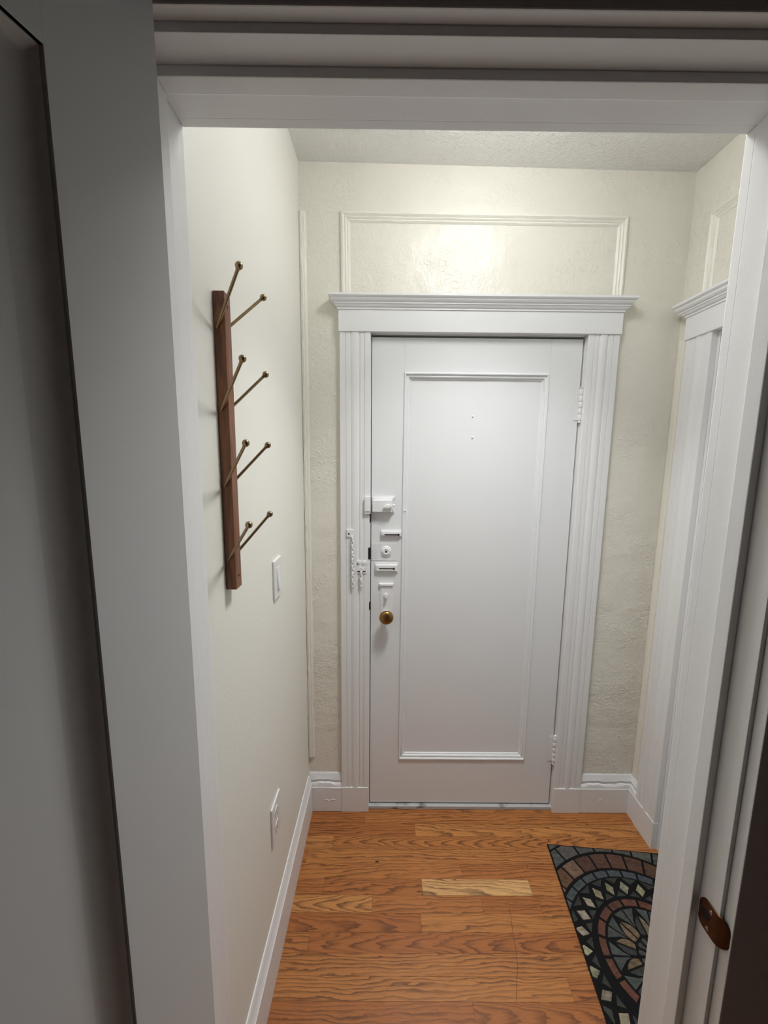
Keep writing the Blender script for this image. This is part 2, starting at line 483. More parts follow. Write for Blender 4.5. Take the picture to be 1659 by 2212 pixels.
def crown(bm, u0, u1, t, z0, z1, f):
    # plan path: left return, front, right return (u, n); profile s outward
    pr = CROWN(z0, z1)
    path = [(u1, 0.0), (u1, t), (u0, t), (u0, 0.0)]
    P = []
    for s, h in pr:
        P.append([(u1 + s, 0.0, h), (u1 + s, t + s, h), (u0 - s, t + s, h), (u0 - s, 0.0, h)])
    V = [[bm.verts.new(f(a, h, n)) for a, n, h in row] for row in P]
    k = len(V)
    for i in range(k):
        A, B = V[i], V[(i + 1) % k]
        for j in range(3): bm.faces.new((A[j], A[j + 1], B[j + 1], B[j]))
    bm.faces.new([V[i][0] for i in range(k)]); bm.faces.new([V[i][3] for i in range(k)][::-1])

def door_frame(name, u0, u1, zt, f, hdr, label, cas_w=.118, jd=.125, one_side=None, plz=.121, jamb=True, zc=None, cornice=.046):
    root = tag(empty(name), label=label, kind='structure')
    hw = hdr
    if one_side != 'right':
        b = bmesh.new(); casing(b, u0 - cas_w, u0, plz, zt, f); finish('casing', b, TRIM, root, smooth=True)
        b = bmesh.new(); box(b, u0 - cas_w - .001, u0, 0, plz, 0, .0245, f, .0015); finish('plinth_block', b, TRIM, root)
    b = bmesh.new(); casing(b, u1, u1 + cas_w, plz, zt, f, flip=True); finish('casing', b, TRIM, root, smooth=True)
    b = bmesh.new(); box(b, u1, u1 + cas_w + .001, 0, plz, 0, .0245, f, .0015); finish('plinth_block', b, TRIM, root)
    b = bmesh.new(); box(b, u0 - cas_w - .003, u1 + cas_w + .003, zt, zt + hw, 0, .027, f, .0012); finish('header_board', b, TRIMH, root)
    b = bmesh.new(); crown(b, u0 - cas_w - .003, u1 + cas_w + .003, .027, zt + hw - .001, zt + hw + cornice, f); finish('cornice', b, TRIMH, root)
    return root

# ------------------------------------------------------------------ back door
u0, u1, ZT = -0.0065, 0.8165, 2.0385
fr = door_frame('trim_1', u0, u1, ZT, MB, .078, 'white painted fluted door frame with cornice around the far entry door')
b = bmesh.new()
box(b, u0 - .02, u0 + .002, 0, ZT, -.13, -.0005, MB); box(b, u1 - .002, u1 + .02, 0, ZT, -.13, -.0005, MB); box(b, u0 - .02, u1 + .02, ZT - .003, ZT + .02, -.13, -.0005, MB)
finish('jamb', b, TRIM, fr)
b = bmesh.new()
box(b, u1 - .02, u1, 0, ZT - .003, -.13, -.052, MB)
finish('door_stop', b, TRIM, fr)
b = bmesh.new(); box(b, u0 - .02, u1 + .02, 0, .016, -.14, .010, MB, .002); finish('threshold', b, THRESH, fr)

PANEL_PROF = [(0, 0), (0, .0035), (.003, .006), (.0065, .0055), (.0075, .0015), (.011, -.001), (.0145, .0005), (.0185, -.0015), (.020, -.006), (.0245, -.007), (.027, -.0105), (.027, -.014)]

LEAF_PROF = [(0, 0), (0, -.0035), (.0015, -.0035), (.003, -.006), (.006, -.0095), (.010, -.0122), (.015, -.0142), (.021, -.0156), (.028, -.0163), (.034, -.0168), (.034, -.019)]
def panel_door(root, uA, uB, zA, zB, px0, px1, pz0, pz1, f, m, th=.044, depth=.011, mould_m=None, prof=PANEL_PROF, jit=.0003, bv=.0009):
    """stiles and rails, the sunk panel and its moulding"""
    for nm, q in (('stile', (uA, px0, zA, zB)), ('stile', (px1, uB, zA, zB)), ('rail', (px0, px1, pz1, zB)), ('rail', (px0, px1, zA, pz0))):
        b = bmesh.new(); box(b, q[0], q[1], q[2], q[3], -th, 0, f, bv, 2); finish(nm, b, m, root)
    b = bmesh.new(); box(b, px0 - .002, px1 + .002, pz0 - .002, pz1 + .002, -th + .006, -depth, f); finish('door_panel', b, m, root)
    b = bmesh.new()
    sweep(b, [(px0, pz0), (px1, pz0), (px1, pz1), (px0, pz1)], prof, f, closed=True, jit=jit, sub=.06)
    finish('panel_moulding', b, mould_m or m, root, smooth=True)

MD = lambda u, z, n: (u, 0.004 - n, z)
door = tag(empty('door_1', (0.0, 0.0, 0)), label='white painted single-panel entry door with locks and a brass knob at the far end', kind='structure')
panel_door(door, -.0015, .8090, .023, 2.0265, .124, .687, .240, 1.898, MD, DOORP)

# hinges
def hinge(z0, z1, parent):
    g = empty('hinge'); g.parent = parent
    n = 5; L = (z1 - z0 - .016) / n
    ux, yy = .8115, -.0055
    for i in range(n):
        b = bmesh.new(); lathe(b, [(.0062, .0006), (.0068, .0016), (.0068, L - .0016), (.0062, L - .0006)], (ux, yy, z0 + .008 + i * L), (0, 0, 1), 16)
        finish('knuckle', b, HARD, g, smooth=True)
    b = bmesh.new(); lathe(b, [(0, -.001)] + [(.0055, 0), (.0068, .003), (.0055, .006), (.003, .008), (.003, z1 - z0 - .008), (.0055, z1 - z0 - .006), (.0065, z1 - z0 - .003), (.0045, z1 - z0), (0, z1 - z0 + .0005)], (ux, yy, z0), (0, 0, 1), 16)
    finish('hinge_pin', b, HARD, g, smooth=True)
    b = bmesh.new(); box(b, .790, .810, z0 + .01, z1 - .01, .001, .0022, MD); finish('hinge_leaf', b, HARD, g)
hinge(1.712, 1.849, door); hinge(.228, .368, door)

# surface bolt (rim lock) on the lock stile
g = empty('rim_lock'); g.parent = door
b = bmesh.new()
pts = [(.002, 1.347), (.086, 1.347), (.092, 1.352), (.086, 1.362), (.086, 1.398), (.092, 1.4125), (.002, 1.4125)]
polyprism(b, pts, .0, .008, MD, .002)
box(b, .003, .083, 1.353, 1.402, .006, .023, MD, .003)
box(b, .010, .086, 1.399, 1.409, .006, .012, MD, .002)
finish('lock_case', b, HARD, g)
b = bmesh.new(); lathe(b, [(.008, 0), (.008, .008), (0, .009)], MD(.066, 1.378, .022), (0, -1, 0), 16)
polyprism(b, [(.047, 1.375), (.056, 1.382), (.066, 1.385), (.077, 1.383), (.084, 1.379), (.077, 1.372), (.066, 1.368), (.056, 1.370)], .028, .034, MD, .002)
finish('thumb_turn', b, HARD, g, smooth=True)
b = bmesh.new(); lathe(b, ball(.0052, 6), MD(.089, 1.381, .022), (0, -1, 0), 12); finish('snib', b, HARD, g, smooth=True)

def slot_plate(x0, x1, z0, z1, sx0, sx1, sz, parent):
    g = empty('chain_slide'); g.parent = parent
    b = bmesh.new(); box(b, x0, x1, z0, z1, 0, .003, MD, .001); zz = (z1 - z0)
    polyprism(b, [(x0 + .002, z0 + zz * .2), (x1 - .002, z0 + zz * .2), (x1 - .002, z1 - zz * .15), (x0 + .002, z1 - zz * .15)], .002, .013, MD, .004)
    finish('slide_plate', b, HARD, g)
    b = bmesh.new()
    box(b, sx0, sx1, sz - .0022, sz + .0022, .011, .0136, MD, .001)
    lathe(b, [(.0042, 0), (.0042, .0008), (0, .0008)], MD(sx1 - .003, sz, .013), (0, -1, 0), 14)
    finish('slot', b, DARK, g)
slot_plate(.037, .123, 1.247, 1.278, .053, .113, 1.2595, door)
slot_plate(.015, .110, 1.096, 1.139, .031, .096, 1.117, door)

g = empty('deadbolt_cylinder'); g.parent = door
b = bmesh.new(); box(b, -.0005, .104, 1.148, 1.222, 0, .0014, MD, .0006); finish('cover_plate', b, DOORP, g)
b = bmesh.new(); lathe(b, [(.0215, 0), (.0215, .003), (.0190, .005), (.0160, .0045), (.0150, .0075), (.0105, .009), (.0100, .0075), (.0035, .007), (.0035, .0072)], MD(.0605, 1.188, .001), (0, -1, 0), 28)
polyprism(b, [(.0605 + .021 * math.cos(t), 1.1745 + .012 * math.sin(t)) for t in [i * math.pi / 8 for i in range(16)]], .001, .0035, MD, .001)
finish('cylinder_rose', b, HARD, g, smooth=True)
b = bmesh.new(); lathe(b, [(.0042, 0), (.0042, .0012), (0, .0012)], MD(.0605, 1.187, .0075), (0, -1, 0), 16); finish('keyhole', b, DARK, g)

g = empty('door_knob'); g.parent = door
b = bmesh.new(); box(b, .036, .091, .888, 1.046, 0, .003, MD, .0015); box(b, .041, .086, .893, 1.038, .002, .0052, MD, .0015)
polyprism(b, [(.0325, 1.0505), (.0925, 1.0505), (.089, 1.041), (.037, 1.041)], 0, .010, MD, .0015)
finish('escutcheon', b, HARD, g)
b = bmesh.new(); lathe(b, [(.009, 0), (.008, .006), (0, .007)], MD(.0615, 1.001, .005), (0, -1, 0), 16)
polyprism(b, [(.056, .995), (.060, 1.010), (.062, 1.012), (.067, 1.001), (.068, .992), (.063, .990)], .009, .022, MD, .002)
finish('thumb_turn', b, HARD, g, smooth=True)
b = bmesh.new(); lathe(b, [(.019, 0), (.0185, .003), (.012, .006), (.0105, .022)], MD(.0625, .917, .004), (0, -1, 0), 28)
finish('knob_neck', b, HARD, g, smooth=True)
b = bmesh.new(); lathe(b, [(.0105, 0), (.016, .002), (.024, .006), (.0283, .012), (.0290, .018), (.0272, .024), (.022, .0288), (.013, .0318), (0, .033)], MD(.0640, .9175, .024), (0, -1, 0), 40)
tag(finish('knob', b, BRASS, g, smooth=True), label='aged brass round knob')

for x_, z_ in ((.3981, 1.735), (.3997, 1.6533), (.1346, 1.358)):
    b = bmesh.new(); lathe(b, [(.0032, 0), (.0034, .002), (.0026, .004), (0, .0048)], MD(x_, z_, -.0005 if x_ < .2 else -.011), (0, -1, 0), 12)
    finish('nail_head', b, HARD, door, smooth=True)

# frame side hardware: keeper, chain anchors, chains
g = empty('lock_keeper'); g.parent = fr
b = bmesh.new(); polyprism(b, [(-.029, 1.356), (-.0035, 1.356), (-.0035, 1.4165), (-.024, 1.4165), (-.029, 1.409)], .018, .034, MB, .0025)
finish('keeper_case', b, HARD, g)
b = bmesh.new(); box(b, -.0275, -.004, 1.3475, 1.3575, .016, .031, MB, .001); finish('keeper_base', b, TRIM, g)
for z0, z1, wd in ((1.160, 1.208, .009), (.945, .978, .0045), (1.312, 1.347, .003)):
    b = bmesh.new(); box(b, -.0035 - wd, -.0022, z0, z1, .012, .0236, MB, .001); finish('paint_chip', b, DARK, fr)
b = bmesh.new(); polyprism(b, [(-.101, 1.252), (-.070, 1.250), (-.0685, 1.279), (-.072, 1.2835), (-.101, 1.2835)], .020, .0265, MB, .002)
torus(b, MB(-.077, 1.252, .030), (0, 0, 1), (0, 1, 0), .007, .006, .0022)
ca = finish('chain_anchor', b, HARD, fr)
b = bmesh.new(); lathe(b, [(.0036, 0), (.0036, .001), (0, .001)], MB(-.0905, 1.265, .0262), (0, -1, 0), 14); finish('screw_hole', b, DARK, ca)
def chain(u, z0, z1, name, parent):
    b = bmesh.new(); z = z0; i = 0
    while z > z1:
        a = (1, 0, 0) if i % 2 else (.25, 1, 0)
        torus(b, MB(u + random.uniform(-.001, .001), z - .0085, .031), (0, 0, 1), a, .0095, .0056, .0022)
        z -= .0142; i += 1
    return finish(name, b, HARD, parent, smooth=True)
chain(-.0745, 1.249, 1.060, 'chain', ca)
b = bmesh.new()
box(b, -.061, -.019, 1.099, 1.113, .019, .0245, MB, .002); box(b, -.060, -.042, 1.103, 1.150, .019, .0245, MB, .003); box(b, -.036, -.020, 1.103, 1.150, .019, .0245, MB, .003)
lathe(b, [(.009, 0), (.0085, .006), (0, .007)], MB(-.050, 1.147, .020), (0, -1, 0), 16); lathe(b, [(.009, 0), (.0085, .006), (0, .007)], MB(-.027, 1.145, .020), (0, -1, 0), 16)
torus(b, MB(-.0395, 1.118, .029), (0, 0, 1), (1, 0, 0), .008, .007, .0024)
ca2 = finish('chain_anchor', b, HARD, fr)
b = bmesh.new(); lathe(b, [(.0028, 0), (.0028, .001), (0, .001)], MB(-.0545, 1.142, .0266), (0, -1, 0), 12); finish('screw_hole', b, DARK, ca2)
chain(-.0395, 1.110, 1.058, 'chain', ca2)

# ------------------------------------------------------------------ side door on the right wall
fs = door_frame('trim_2', 1.2, 1.2, 2, MR, .08, '', one_side='right') if False else tag(empty('trim_2'), label='white painted fluted door frame with cornice on the right wall', kind='structure')
uc0, uc1 = .068, .187
b = bmesh.new(); casing(b, uc0, uc1, .120, 2.006, MR); finish('casing', b, TRIM, fs, smooth=True)
b = bmesh.new(); box(b, uc0, uc1 + .001, 0, .120, 0, .0245, MR, .0015); finish('plinth_block', b, TRIM, fs)
b = bmesh.new(); box(b, uc0 - .004, .960, 2.006, 2.086, 0, .027, MR, .0012); finish('header_board', b, TRIMH, fs)
b = bmesh.new(); crown(b, uc0 - .004, .964, .027, 2.085, 2.135, MR); finish('cornice', b, TRIMH, fs)
b = bmesh.new(); box(b, uc1 - .004, uc1 + .010, 0, 2.012, -.13, -.0005, MR); box(b, uc1 + .008, .977, 2.004, 2.014, -.13, -.0005, MR)
finish('jamb', b, TRIM, fs)
MRD = lambda u, z, n: MR(u, z, n - .030)
d2 = tag(empty('door_2'), label='white painted side door closed in the right wall', kind='structure')
panel_door(d2, uc1 + .012, .960, .014, 2.000, uc1 + .134, .84, .24, 1.88, MRD, DOORP)
b = bmesh.new(); box(b, uc1 + .006, .977, 0, .010, -.14, -.010, MR); finish('threshold', b, THRESH, fs)

# ------------------------------------------------------------------ panel mouldings above the doors, corner beads
PIC = [(0, 0), (0, .006), (.003, .0115), (.009, .013), (.0135, .0095), (.0155, .0065), (.019, .0095), (.023, .0075), (.0245, .005), (.029, .006), (.034, .0025), (.036, 0)]
b = bmesh.new(); sweep(b, [(.9370, 2.163), (.9370, 2.455), (-.121, 2.460), (-.118, 2.163)], PIC, MB, jit=.0006, sub=.02)
o = finish('trim_3', b, MOULD, smooth=True); o['kind'] = 'structure'
b = bmesh.new(); sweep(b, [(.099, 2.1345), (.099, 2.417), (.95, 2.417), (.95, 2.1345)], [(-s, h) for s, h in PIC], MR, jit=.0006, sub=.02)
o = finish('trim_4', b, MOULD, smooth=True); o['kind'] = 'structure'
def bead(name, f, u0, u1, z0, z1, t, jit):
    pr = [(0, 0), (0, t * .55), ((u1 - u0) * .18, t * .95), ((u1 - u0) * .42, t), ((u1 - u0) * .55, t * .72), ((u1 - u0) * .7, t * .78), ((u1 - u0) * .92, t * .5), (u1 - u0, 0)]
    b = bmesh.new(); sweep(b, [(u0, z0), (u0, z1)], [(-s, h) for s, h in pr], f, jit=jit, sub=.012)
    o = finish(name, b, MOULD, smooth=True); o['kind'] = 'structure'
bead('trim_5', MB, -.2722, -.2455, .258, 2.4575, .013, .0009)
bead('trim_6', MR, .002, .034, .178, 2.02, .005, .0009)

# ------------------------------------------------------------------ skirting boards
def CAP(b0, t0):
    return [(0, b0), (t0, b0), (t0, b0 + .006), (t0 - .003, b0 + .016), (t0 - .009, b0 + .020), (t0 - .010, b0 + .027), (t0 - .006, b0 + .031), (t0 - .007, b0 + .036), (t0 - .012, b0 + .044), (t0 - .0135, b0 + .052), (t0 - .017, b0 + .058), (0, b0 + .058)]
def skirting_back(name, ua, ub, wrap=None):
    root = tag(empty(name), kind='structure')
    b = bmesh.new(); box(b, ua, ub, 0, .119, 0, .0225, MB, .0015)
    if wrap: box(b, 0.001, wrap, 0, .119, 0, .0225, MR, .0015)
    for pts_ in ([(-.205, .062), (-.197, .057), (-.188, .058), (-.180, .054), (-.172, .058), (-.163, .060), (-.156, .057)], [(-.175, .118), (-.168, .113), (-.160, .117), (-.150, .112), (-.143, .116), (-.132, .113)]) if ua < 0 else ([(1.02, .062), (1.026, .068), (1.033, .070)],):
        for (xa, za), (xb, zb) in zip(pts_, pts_[1:]):
            A, B = Vector((xa, -.0222, za)), Vector((xb, -.0222, zb)); lathe(b, [(0, -.001), (.0016, 0), (.0016, (B - A).length), (0, (B - A).length + .001)], A, B - A, 8)
    finish('skirting_board', b, SKIRT, root)
    b = bmesh.new()
    if wrap:
        path = [(ua, 0.0), (XR, 0.0), (XR, -wrap)]
        pr = [(-s, h) for s, h in CAP(.1185, .020)]
    else:
        path = [(ua, 0.0), (ub, 0.0)]; pr = [(-s, h) for s, h in CAP(.1185, .020)]
    sweep(b, path, pr, lambda a, c, h: (a, c, h + (.0026 * math.sin(a * 47 + c * 90) + .0012 * math.sin(a * 131) if .134 < h < .1545 else 0)), jit=.0005, sub=.008)
    finish('skirting_cap', b, SKIRT, root, smooth=True)
skirting_back('baseboard_back', -.2715, -.1255)
skirting_back('baseboard_back.001', .9355, XR - .001, wrap=.0675)
b = bmesh.new()
pr = [(0, 0), (.0160, 0), (.0160, .137), (.0135, .1395), (.0135, .142), (.0150, .1435), (.0120, .150), (.0085, .160), (.0060, .170), (.003, .1775), (0, .178)]
sweep(b, [(leftx(-.0235), -.0235), (leftx(NF + .02), NF + .0195)], pr, ID)
o = struct('baseboard_left', b, SKIRT)

# ------------------------------------------------------------------ near doorway frame
nf = tag(empty('trim_7'), label='white painted frame of the open doorway in the foreground', kind='structure')
b = bmesh.new()      # jambs and head
box(b, OX0 - .02, OX0, NB, NF - .0, -.01 + .01, OZ + .02, bev=.001)
finish('jamb', b, TRIM, nf)
b = bmesh.new(); box(b, OX1, OX1 + .02, NB, NF, 0, OZ + .02, bev=.001); jr = finish('jamb', b, TRIM, nf)
b = bmesh.new(); box(b, OX0, OX1, NB, NF, OZ, OZ + .02, bev=.001); finish('head_jamb', b, TRIM, nf)
for q in ((OX0, OX0 + .012, 0, OZ), (OX1 - .012, OX1, 0, OZ), (OX0 + .012, OX1 - .012, OZ - .012, OZ)):
    b = bmesh.new(); box(b, q[0], q[1], -1.0555, -1.0295, q[2], q[3], bev=.0015); finish('door_stop', b, TRIM, nf)
# vestibule side casing
for q in ((leftx(-.97) + .0005, OX0 - .001, 0, 2.13), (OX1 + .001, OX1 + .10, 0, 2.0435), (OX0 - .001, OX1 + .10, 2.0437, 2.14)):
    b = bmesh.new(); box(b, q[0], q[1], NF + .0002, -.9595, q[2], q[3], bev=.002); finish('casing', b, TRIM, nf)
# outer room side casing
for q in ((OX0 - .10, OX0 - .006, 0, OZ + .0095), (OX1 + .006, OX1 + .11, 0, OZ + .0095), (OX0 - .10, OX1 + .11, OZ + .010, OZ + .12)):
    b = bmesh.new(); box(b, q[0], q[1], -1.1105, NB - .0002, q[2], q[3], bev=.0015); finish('casing', b, TRIM, nf)

# strike plate on the right jamb: flat oval-ended plate with a curled lip, latch hole and screws
sp = empty('strike_plate', (OX1, -1.08, .865)); sp.parent = nf
tag(sp, label='tarnished brass strike plate')
MS = lambda u, z, n: (-n, -u, z)      # local: u towards the camera
def MSB(u, z, n):                       # the lip follows the bevelled edge of the frame
    k = max(0.0, u - .012)
    return MS(u, z, n - min(k * .42, .0045) + max(0.0, k - .0105) * -.6)
outl = []
for cx_, cz_, rr, a0 in ((.012, .010, .016, 0), (-.008, .013, .0125, 90), (-.008, -.013, .0125, 180), (.012, -.010, .016, 270)):
    for i in range(7):
        t = R(a0 + 15 * i); outl.append((cx_ + rr * math.cos(t), cz_ + rr * math.sin(t)))
b = bmesh.new()
cols = []                                # built as strips across so that it can bend
nU = 24; umin, umax = -.0205, .028
def half(u):
    zz = [p_[1] for p_, q_ in zip(outl, outl[1:] + outl[:1]) if 0]
    if u > .012: return .010 + math.sqrt(max(0, .016 ** 2 - (u - .012) ** 2))
    if u < -.008: return .013 + math.sqrt(max(0, .0125 ** 2 - (u + .008) ** 2))
    return .0255 + (.026 - .0255) * (u + .008) / .02
for i in range(nU + 1):
    u = umin + (umax - umin) * (0.5 - 0.5 * math.cos(math.pi * i / nU)); h_ = half(u)
    cols.append([b.verts.new(MSB(u, zz, nn_)) for zz, nn_ in ((-h_, .0002), (-h_ + .0006, .0022), (h_ - .0006, .0022), (h_, .0002))])
for A, B in zip(cols, cols[1:]):
    for k in range(3): b.faces.new((A[k], A[k + 1], B[k + 1], B[k]))
b.faces.new(cols[0]); b.faces.new(cols[-1][::-1])
pl = finish('plate', b, PLATEM, sp, smooth=True)
b = bmesh.new(); polyprism(b, [(-.0085 + .0080 * math.cos(t), .001 + .0085 * math.sin(t)) for t in [i * math.pi / 8 for i in range(16)]], .002, .0026, MS)
finish('latch_hole', b, DARK, pl)
for zz in (.0155, -.0175):
    b = bmesh.new(); lathe(b, [(.0035, 0), (.003, .0008), (.0012, .0009), (.001, .0002), (0, .0002)], MS(.001 if zz > 0 else -.002, zz, .0021), (-1, 0, 0), 14); finish('screw', b, STEEL, pl, smooth=True)

# ------------------------------------------------------------------ open door leaf on the left
th = R(15)
LO = Vector((-.195, -1.131, 0)); dd = Vector((-math.sin(th), -math.cos(th), 0)); nn = Vector((math.cos(th), -math.sin(th), 0))
MLf = lambda u, z, n: tuple(LO + dd * u + nn * n + Vector((0, 0, z)))
d3 = tag(empty('door_3', (LO.x, LO.y, 0)), label='grey-white panelled door leaf standing open at the left edge', kind='structure')
def PL(u, z, n):
    p_ = MLf(u, z, n); return (p_[0] - LO.x, p_[1] - LO.y, p_[2])
panel_door(d3, 0, .802, .008, 2.036, .118, .684, .24, 1.897, PL, LEAFP, th=.036, depth=.0165, prof=LEAF_PROF, jit=0, bv=.0002)

# ------------------------------------------------------------------ coat rack
XW = leftx(-.777)
cr_ = empty('coat_rack', (XW, -.777, 1.30))
tag(cr_, 'walnut wall-mounted coat rack with eight brass pegs on the left wall', 'coat rack')
PRK = lambda x, y, z: (x - XW, y + .777, z - 1.30)
ya, yb = -.7945, -.7625
b = bmesh.new()
box(b, XW + .0005, XW + .022, ya, yb, 1.296, 1.8875, PRK, .0016)
finish('board', b, WALNUT, cr_)
for z_ in (1.863, 1.323):
    b = bmesh.new(); lathe(b, [(.0030, 0), (.0030, .0004), (0, .0004)], PRK(XW + .022, -.7785, z_), (1, 0, 0), 14)
    finish('screw_hole', b, DARK, cr_)
def peg(y, sgn, z):
    o = Vector(PRK(XW + .0075, y, z)); d = Vector((.0645, sgn * .056, .0841)); L = d.length; d = d.normalized()
    b = bmesh.new(); lathe(b, [(.0031, -.004), (.0031, L - .004)], o, d, 16); pg = finish('peg', b, PEGM, cr_, smooth=True)
    b = bmesh.new(); lathe(b, [(.0031, -.0105), (.0034, -.0080), (.0040, -.0063)] + ball(.0070, 10, 0, .66, math.pi), o + d * L, d, 20)
    finish('peg_ball', b, PEGM, pg, smooth=True)
for z_ in (1.823, 1.6666, 1.5156, 1.3611):
    peg(ya, -1, z_); peg(yb, 1, z_)

# ------------------------------------------------------------------ switch and outlet on the left wall
sw = empty('light_switch', (leftx(-.424), -.424, 1.206)); tag(sw, 'white rocker light switch on the left wall beside the coat rack', 'light switch')
def on_wall(o):
    def g(u, z, n): p_ = ML(u, z, n); return (p_[0] - o.location.x, p_[1] - o.location.y, p_[2] - o.location.z)
    return g
g = on_wall(sw)
b = bmesh.new(); box(b, .3845, .4635, 1.1455, 1.2665, .0, .0062, g, .0022); finish('wall_plate', b, PLASTIC, sw)
b = bmesh.new(); box(b, .4065, .4415, 1.1715, 1.2405, .0055, .0072, g, .0006); finish('rocker_frame', b, PLASTIC, sw)
b = bmesh.new(); vv = box(b, .409, .439, 1.1745, 1.2375, .006, .0085, g, .0006)
for v_ in vv:
    if v_.co.z < 1.19 - 1.206 and v_.co.x > .002 + leftx(-.424) - sw.location.x + .004: v_.co.x += .0042
    elif v_.co.z > 1.22 - 1.206 and v_.co.x > .006: v_.co.x -= .001
finish('rocker', b, PLASTIC, sw)
for z_ in (1.2525, 1.1595):
    b = bmesh.new(); lathe(b, [(.003, 0), (.0026, .0009), (0, .001)], g(.424, z_, .0060), (1, 0, 0), 12); finish('screw', b, PLASTIC, sw, smooth=True)

ou = empty('electrical_outlet', (leftx(-.515), -.515, .467)); tag(ou, 'white duplex electrical outlet low on the left wall above the baseboard', 'electrical outlet')
g = on_wall(ou)
b = bmesh.new(); box(b, .4735, .5570, .4035, .5315, .0, .0058, g, .0022); finish('wall_plate', b, PLASTIC, ou)
for zc in (.4925, .4425):
    b = bmesh.new()
    polyprism(b, [(.515 + max(-.0145, min(.0145, .0175 * math.cos(t))), zc + .0165 * math.sin(t)) for t in [i * math.pi / 12 for i in range(24)]], .005, .0075, g, .0006)
    rc = finish('receptacle', b, PLASTIC, ou)
    b = bmesh.new(); box(b, .508, .5095, zc + .000, zc + .009, .0070, .0078, g); box(b, .5205, .522, zc + .000, zc + .0075, .0070, .0078, g)
    lathe(b, [(.0024, 0), (.0024, .0004), (0, .0004)], g(.515, zc - .0075, .0074), (1, 0, 0), 10)
    finish('socket_slots', b, DARK, rc)
b = bmesh.new(); lathe(b, [(.003, 0), (.0026, .0009), (0, .001)], g(.515, .4675, .0057), (1, 0, 0), 12); finish('screw', b, PLASTIC, ou, smooth=True)

# ------------------------------------------------------------------ doormat
bm = bmesh.new(); scl = bm.loops.layers.float_color.new('stone')
U0, U1, V0, V1 = -.238, .220, -.384, .3845
def clip(poly, m_=.004):
    for ax, lim, sg in ((0, U0 + m_, 1), (0, U1 - m_, -1), (1, V0 + m_, 1), (1, V1 - m_, -1)):
        out = []
        for i in range(len(poly)):
            a, b_ = poly[i], poly[(i + 1) % len(poly)]
            ia, ib = (a[ax] - lim) * sg >= 0, (b_[ax] - lim) * sg >= 0
            if ia: out.append(a)
            if ia != ib:
                t = (lim - a[ax]) / (b_[ax] - a[ax]); out.append(tuple(a[k] + (b_[k] - a[k]) * t for k in (0, 1)))
        poly = out
        if len(poly) < 3: return None
    return poly
def area(p_): return abs(sum(p_[i][0] * p_[(i + 1) % len(p_)][1] - p_[(i + 1) % len(p_)][0] * p_[i][1] for i in range(len(p_)))) / 2
def stone(poly, col, var=.16):
    poly = clip(poly)
    if not poly: return
    # drop doubled points
    q = [poly[0]]
    for p_ in poly[1:]:
        if math.dist(p_, q[-1]) > .0012: q.append(p_)
    if len(q) > 2 and math.dist(q[0], q[-1]) < .0012: q.pop()
    if len(q) < 3 or area(q) < 3e-5: return
    k = 1 + random.uniform(-var, var)
    c = tuple(min(1, x * k * (1 + random.uniform(-.07, .07))) for x in col) + (1,)
    cx = sum(p_[0] for p_ in q) / len(q); cy = sum(p_[1] for p_ in q) / len(q)
    lo = [bm.verts.new((x, y, .0040)) for x, y in q]
    hi = [bm.verts.new((cx + (x - cx) * .94, cy + (y - cy) * .94, .0066)) for x, y in q]
    fs_ = [bm.faces.new(hi)] + [bm.faces.new((lo[i], lo[(i + 1) % len(q)], hi[(i + 1) % len(q)], hi[i])) for i in range(len(q))]
    for f_ in fs_:
        f_.material_index = 1
        for l in f_.loops: l[scl] = c
def pol(r, a, c0=(0, 0)):      # angle clockwise from +v
    return (c0[0] + r * math.sin(R(a)), c0[1] + r * math.cos(R(a)))
def arc_stone(r0, r1, a0, a1, col, gap=.0033, c0=(0, 0)):
    n = 6
    g0, g1 = math.degrees(gap / r0), math.degrees(gap / r1)
    p_ = [pol(r1, a0 + g1 + (a1 - a0 - 2 * g1) * i / n, c0) for i in range(n + 1)] + [pol(r0, a1 - g0 - (a1 - a0 - 2 * g0) * i / n, c0) for i in range(n + 1)]
    stone(p_, col)
GREYS = (.085, .088, .077); BROWN = (.095, .047, .029); BLUE = (.066, .078, .084); CRM = (.30, .28, .19); ORG = (.112, .046, .026)
DKG = (.036, .038, .034); TAN = (.165, .115, .064); CG = (.062, .070, .068)
for i in range(34):
    a = -1.4 + i * 10.8 - 180
    if i == 33: break
    arc_stone(.3705, .4225, a, a + 10.9, GREYS)
    arc_stone(.4275, .50, a + 4, a + 15, GREYS)
    arc_stone(.3065, .3620, a + 5.1, a + 16, BROWN if random.random() < .8 else (.16, .105, .062))
    arc_stone(.2740, .2975, a - .6, a + 10.3, BLUE)
nD = 26; st = 360 / nD
for i in range(nD):
    a = 12 + i * st; c0 = (0, .006)
    w_ = random.uniform(.85, 1.05)
    stone([pol(.2525, a - .4, c0), pol(.231, a + 4.3 * w_, c0), pol(.2065, a + .3, c0), pol(.228, a - 4.3 * w_, c0)], CRM, .25)
    stone([pol(.2645, a + 1.3, c0), pol(.2645, a + st - 1.3, c0), pol(.2425, a + st * .5, c0)], DKG)
    stone([pol(.2205, a + st * .5, c0), pol(.2010, a + st - 1.6, c0), pol(.2010, a + 1.6, c0)], DKG)
ic = (-.004, .024)
js = [-180 + 20.0 * i + 6.5 for i in range(18)]
for a in js: arc_stone(.1500, .1720, a, a + 20, ORG, .0035, ic)
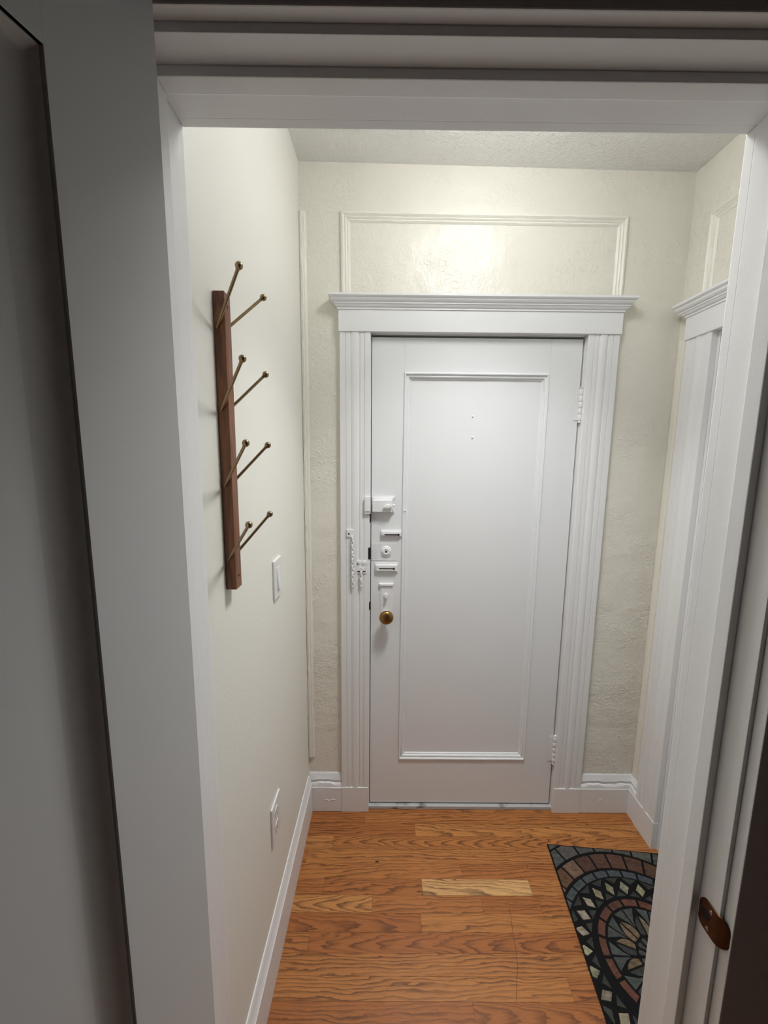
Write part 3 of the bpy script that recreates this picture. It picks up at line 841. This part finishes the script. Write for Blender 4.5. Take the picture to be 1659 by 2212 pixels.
def petal(a, r0, r1, hw, col, side, c0, g=.0022):
    p_ = []
    n = 8
    for i in range(n + 1):
        t = i / n; r_ = r0 + (r1 - r0) * t; w_ = hw * math.sin(math.pi * (0.22 + .78 * t)) ** .8
        p_.append((r_, g + w_ * (1 if w_ > 0 else 0)))
    p_.append((r1, g)); p_.append((r0, g))
    out = []
    for r_, w_ in p_:
        an = R(a); out.append((c0[0] + r_ * math.sin(an) + side * w_ * math.cos(an), c0[1] + r_ * math.cos(an) - side * w_ * math.sin(an)))
    return out
for i in range(10):
    a = -38 + 36 * i; big = i % 2 == 0
    stone(petal(a, .062, .120, .0195, TAN, 1, ic), TAN if i != 1 else (.15, .12, .085))
    stone(petal(a, .062, .120, .0195, TAN, -1, ic), TAN if i in (0, 3, 6) else DKG)
    for s_ in (0, 1):
        a0 = a + 4 + s_ * 15; a1 = a0 + 13
        if s_ == 0: q = [pol(.1440, a0 - 2, ic), pol(.1440, a + 17, ic), pol(.085, a + 17, ic), pol(.105, a + 12.5, ic)]
        else: q = [pol(.1440, a + 19, ic), pol(.1440, a + 34, ic), pol(.105, a + 23.5, ic), pol(.085, a + 19, ic)]
        stone(q, CG)
for i in range(14):
    a = i * 360 / 14; stone([pol(.0545, a - 8.5, ic), pol(.058, a, ic), pol(.0545, a + 8.5, ic), pol(.030, a + 6, ic), pol(.018, a, ic), pol(.030, a - 6, ic)], CG)
bmesh.ops.recalc_face_normals(bm, faces=bm.faces[:])
for f_ in bm.faces:
    if f_.material_index == 1 and f_.normal.z < 0: f_.normal_flip()
nb_ = len(bm.faces)
box(bm, U0, U1, V0, V1, .0008, .0048, ID, .0012)
mo = finish('doormat', bm, [RUBBER, STONE], normals=False)
mo.location = (.937, -.576, 0); mo.rotation_euler = (0, 0, R(-4.8))
tag(mo, 'black rubber doormat with inlaid stone mosaic rings on the wooden floor', 'doormat')

# ------------------------------------------------------------------ ceiling lamp of the vestibule (above the picture)
lm, nt, bs = mat('lit_lamp_glass', (1, 1, 1), 0.5)
bs.inputs['Emission Color'].default_value = (*LAMP_COLOR, 1); bs.inputs['Emission Strength'].default_value = LAMP_STRENGTH
zc_ = HC(LAMP_POS[0])
cl_ = empty('ceiling_lamp', (LAMP_POS[0], LAMP_POS[1], zc_)); tag(cl_, 'white ceiling lamp with a lit round diffuser above the entry door', 'ceiling lamp')
Rl, zl = LAMP_RADIUS, LAMP_POS[2] - zc_
b = bmesh.new(); lathe(b, [(0, 0), (Rl + .018, 0), (Rl + .020, -.004), (Rl + .018, -.014), (Rl + .004, -.016), (0, -.016)], (0, 0, -.001), (0, 0, 1), 40); finish('lamp_base', b, PLASTIC, cl_, smooth=True)
b = bmesh.new(); lathe(b, [(Rl, -.018), (Rl, zl + .008), (Rl * .97, zl - .004), (Rl * .85, zl - .012), (Rl * .45, zl - .017), (0, zl - .019)], (0, 0, 0), (0, 0, 1), 40); tag(finish('diffuser', b, lm, cl_, smooth=True), label='glowing round glass diffuser')
ld = bpy.data.lights.new('lamp_light', 'AREA'); ld.shape = 'DISK'; ld.size = Rl * 1.9; ld.energy = LAMP_DOWN; ld.color = LAMP_COLOR; ld.spread = R(98)
lo_ = bpy.data.objects.new('lamp_light', ld); C.objects.link(lo_); lo_.parent = cl_; lo_.location = (0, 0, zl - .024)
# dim cool fill added behind the camera to lift dark faces, no window there
wd = bpy.data.lights.new('outer_fill_light', 'AREA'); wd.shape = 'RECTANGLE'; wd.size = 1.0; wd.size_y = 1.3; wd.energy = 0.3; wd.color = (0.75, 0.87, 1.0)
wo = bpy.data.objects.new('outer_fill_light', wd); C.objects.link(wo); wo.location = (1.1, RY + .05, 1.5); wo.rotation_euler = (R(90), 0, 0)
